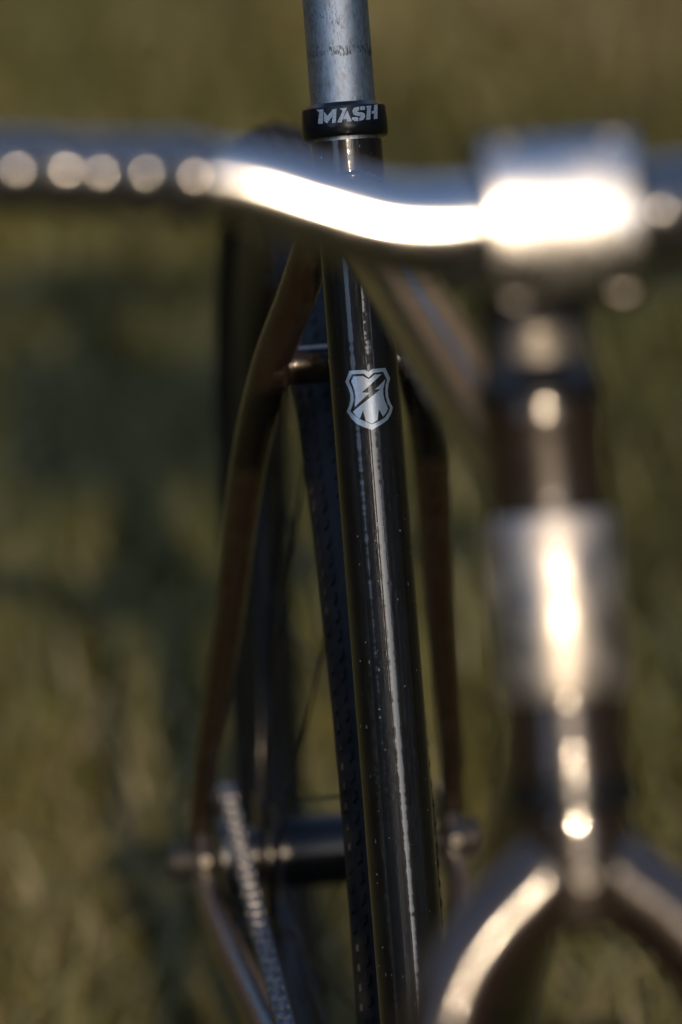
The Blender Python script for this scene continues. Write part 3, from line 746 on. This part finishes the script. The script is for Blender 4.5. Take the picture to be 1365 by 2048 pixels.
def at_len(s):
    s %= cum[-1]
    i = int(np.searchsorted(cum, s, side='right')) - 1; i = min(i, len(loop) - 2)
    return loop[i] + (loop[i + 1] - loop[i]) * ((s - cum[i]) / max(1e-9, cum[i + 1] - cum[i]))
def link_mesh(halfw, thick):
    """local y runs along the chain, x across it"""
    bm = bmesh.new(); P_ = 12.7
    out = []
    for k in range(9): a = R(90 + 180 * k / 8); out.append((-P_ / 2 + 4.1 * math.cos(a), 4.1 * math.sin(a)))
    out.append((0, -2.7))
    for k in range(9): a = R(-90 + 180 * k / 8); out.append((P_ / 2 + 4.1 * math.cos(a), 4.1 * math.sin(a)))
    out.append((0, 2.7))
    for s in (-1, 1): slab(bm, out, s * halfw, s * (halfw + thick))
    if halfw < 2.0:
        for e in (-1, 1): sweep(bm, [(-halfw, e * P_ / 2, 0), (halfw, e * P_ / 2, 0)], [3.85, 3.85], 12)
    else:
        for e in (-1, 1): sweep(bm, [(-halfw - thick - 0.08, e * P_ / 2, 0), (halfw + thick + 0.08, e * P_ / 2, 0)], [1.8, 1.8], 8)
    bmesh.ops.recalc_face_normals(bm, faces=bm.faces[:])
    me = bpy.data.meshes.new('chain_link'); bm.to_mesh(me); bm.free(); me.transform(Matrix.Scale(MM, 4)); me.materials.append(CHAIN)
    return me
kinds = (link_mesh(1.7, 0.95), link_mesh(2.75, 0.95))
for k in range(nl):
    a, b_ = at_len(k * pitch), at_len((k + 1) * pitch); d = (b_ - a).normalized()
    o = bpy.data.objects.new('link', kinds[k % 2]); col.objects.link(o); o.parent = chain
    xa = Vector((1, 0, 0)); xa = (xa - d * xa.dot(d)).normalized(); za = xa.cross(d)
    M4 = Matrix.Identity(4); c = (a + b_) / 2
    for i in range(3): M4[i][0] = xa[i]; M4[i][1] = d[i]; M4[i][2] = za[i]; M4[i][3] = c[i] * MM
    o.matrix_local = M4

# ---------------------------------------------------------------- grass: far too many blades to count
def grass():
    mt, nt, b = new_mat('meadow_grass', (0.1, 0.09, 0.03), 0.42, spec=0.4)
    at = node(nt, 'ShaderNodeAttribute', attribute_name='blade_tone')
    nt.links.new(at.outputs['Color'], b.inputs['Base Color'])
    b.inputs['Transmission Weight'].default_value = 0.0
    spots = []
    def field(n, x0, x1, y0, y1):
        return np.stack([rng.uniform(x0, x1, n), rng.uniform(y0, y1, n)], 1)
    P = np.concatenate([field(125000, -1.7, 2.3, -0.2, 5.2), field(50000, -4.5, 5.0, -2.5, 8.5)])
    bl = np.stack([rng.uniform(-4, 5, 420), rng.uniform(-2, 8, 420), rng.uniform(0.10, 0.42, 420), rng.uniform(-1, 1, 420), rng.uniform(-1, 1, 420)], 1)
    f = np.zeros(len(P)); gk = np.zeros(len(P)); wsum = np.zeros(len(P)) + 1e-6
    for bx, by, br, v, v2 in bl:
        d2 = ((P[:, 0] - bx) ** 2 + (P[:, 1] - by) ** 2) / br ** 2
        k = np.exp(-d2); f += k * v; gk += k * v2; wsum += k
    f = f / np.sqrt(wsum + 0.3); gk = gk / np.sqrt(wsum + 0.3)
    keep = rng.uniform(0, 1, len(P)) < np.clip(0.72 + 0.55 * f, 0.25, 1)
    P, f, gk = P[keep], f[keep], gk[keep]; n = len(P)
    h = (0.045 + 0.055 * rng.random(n) ** 1.5) * np.clip(1 + 0.7 * f, 0.45, 1.9)
    tall = rng.random(n) < 0.008; h[tall] *= 2.0
    ang = rng.uniform(0, 2 * np.pi, n); wd = rng.uniform(0.0016, 0.0036, n)
    lean = rng.uniform(0.2, 1.3, n) * h; la = rng.uniform(0, 2 * np.pi, n)
    z0 = ground_h(P[:, 0], P[:, 1]) - 0.014
    sx, sy = np.cos(ang) * wd, np.sin(ang) * wd; lx, ly = np.cos(la) * lean, np.sin(la) * lean
    verts = np.empty((n, 5, 3))
    verts[:, 0] = np.stack([P[:, 0] - sx, P[:, 1] - sy, z0], 1); verts[:, 1] = np.stack([P[:, 0] + sx, P[:, 1] + sy, z0], 1)
    mx_, my_ = P[:, 0] + lx * 0.35, P[:, 1] + ly * 0.35
    verts[:, 2] = np.stack([mx_ - sx * 0.8, my_ - sy * 0.8, z0 + h * 0.6], 1); verts[:, 3] = np.stack([mx_ + sx * 0.8, my_ + sy * 0.8, z0 + h * 0.6], 1)
    verts[:, 4] = np.stack([P[:, 0] + lx, P[:, 1] + ly, z0 + h * 0.95], 1)
    base = np.arange(n) * 5
    tri = np.stack([base, base + 1, base + 3, base, base + 3, base + 2, base + 2, base + 3, base + 4], 1).reshape(-1)
    me = bpy.data.meshes.new('grass'); me.vertices.add(n * 5); me.vertices.foreach_set('co', verts.reshape(-1))
    me.loops.add(len(tri)); me.loops.foreach_set('vertex_index', tri.astype(np.int32))
    me.polygons.add(n * 3); me.polygons.foreach_set('loop_start', (np.arange(n * 3) * 3).astype(np.int32))
    me.update(calc_edges=True)
    pal = np.array([(0.138, 0.131, 0.040), (0.110, 0.114, 0.035), (0.170, 0.152, 0.052), (0.188, 0.160, 0.080), (0.092, 0.096, 0.034)])
    t = np.clip(0.5 + 0.7 * gk + rng.normal(0, 0.25, n), 0, 0.999)
    idx = np.select([t < 0.18, t < 0.42, t < 0.72, t < 0.9], [4, 1, 0, 2], 3)
    c = pal[idx] * rng.uniform(0.75, 1.25, (n, 1))
    cols = np.ones((n, 5, 4)); cols[:, :, :3] = c[:, None, :]
    ca_ = me.color_attributes.new('blade_tone', 'FLOAT_COLOR', 'POINT'); ca_.data.foreach_set('color', cols.reshape(-1))
    me.materials.append(mt)
    o = bpy.data.objects.new('grass', me); col.objects.link(o)
    o['kind'] = 'stuff'; o['category'] = 'grass'; o['label'] = 'olive and yellow meadow grass blurred behind the bicycle'
grass()
bpy.context.view_layer.update()
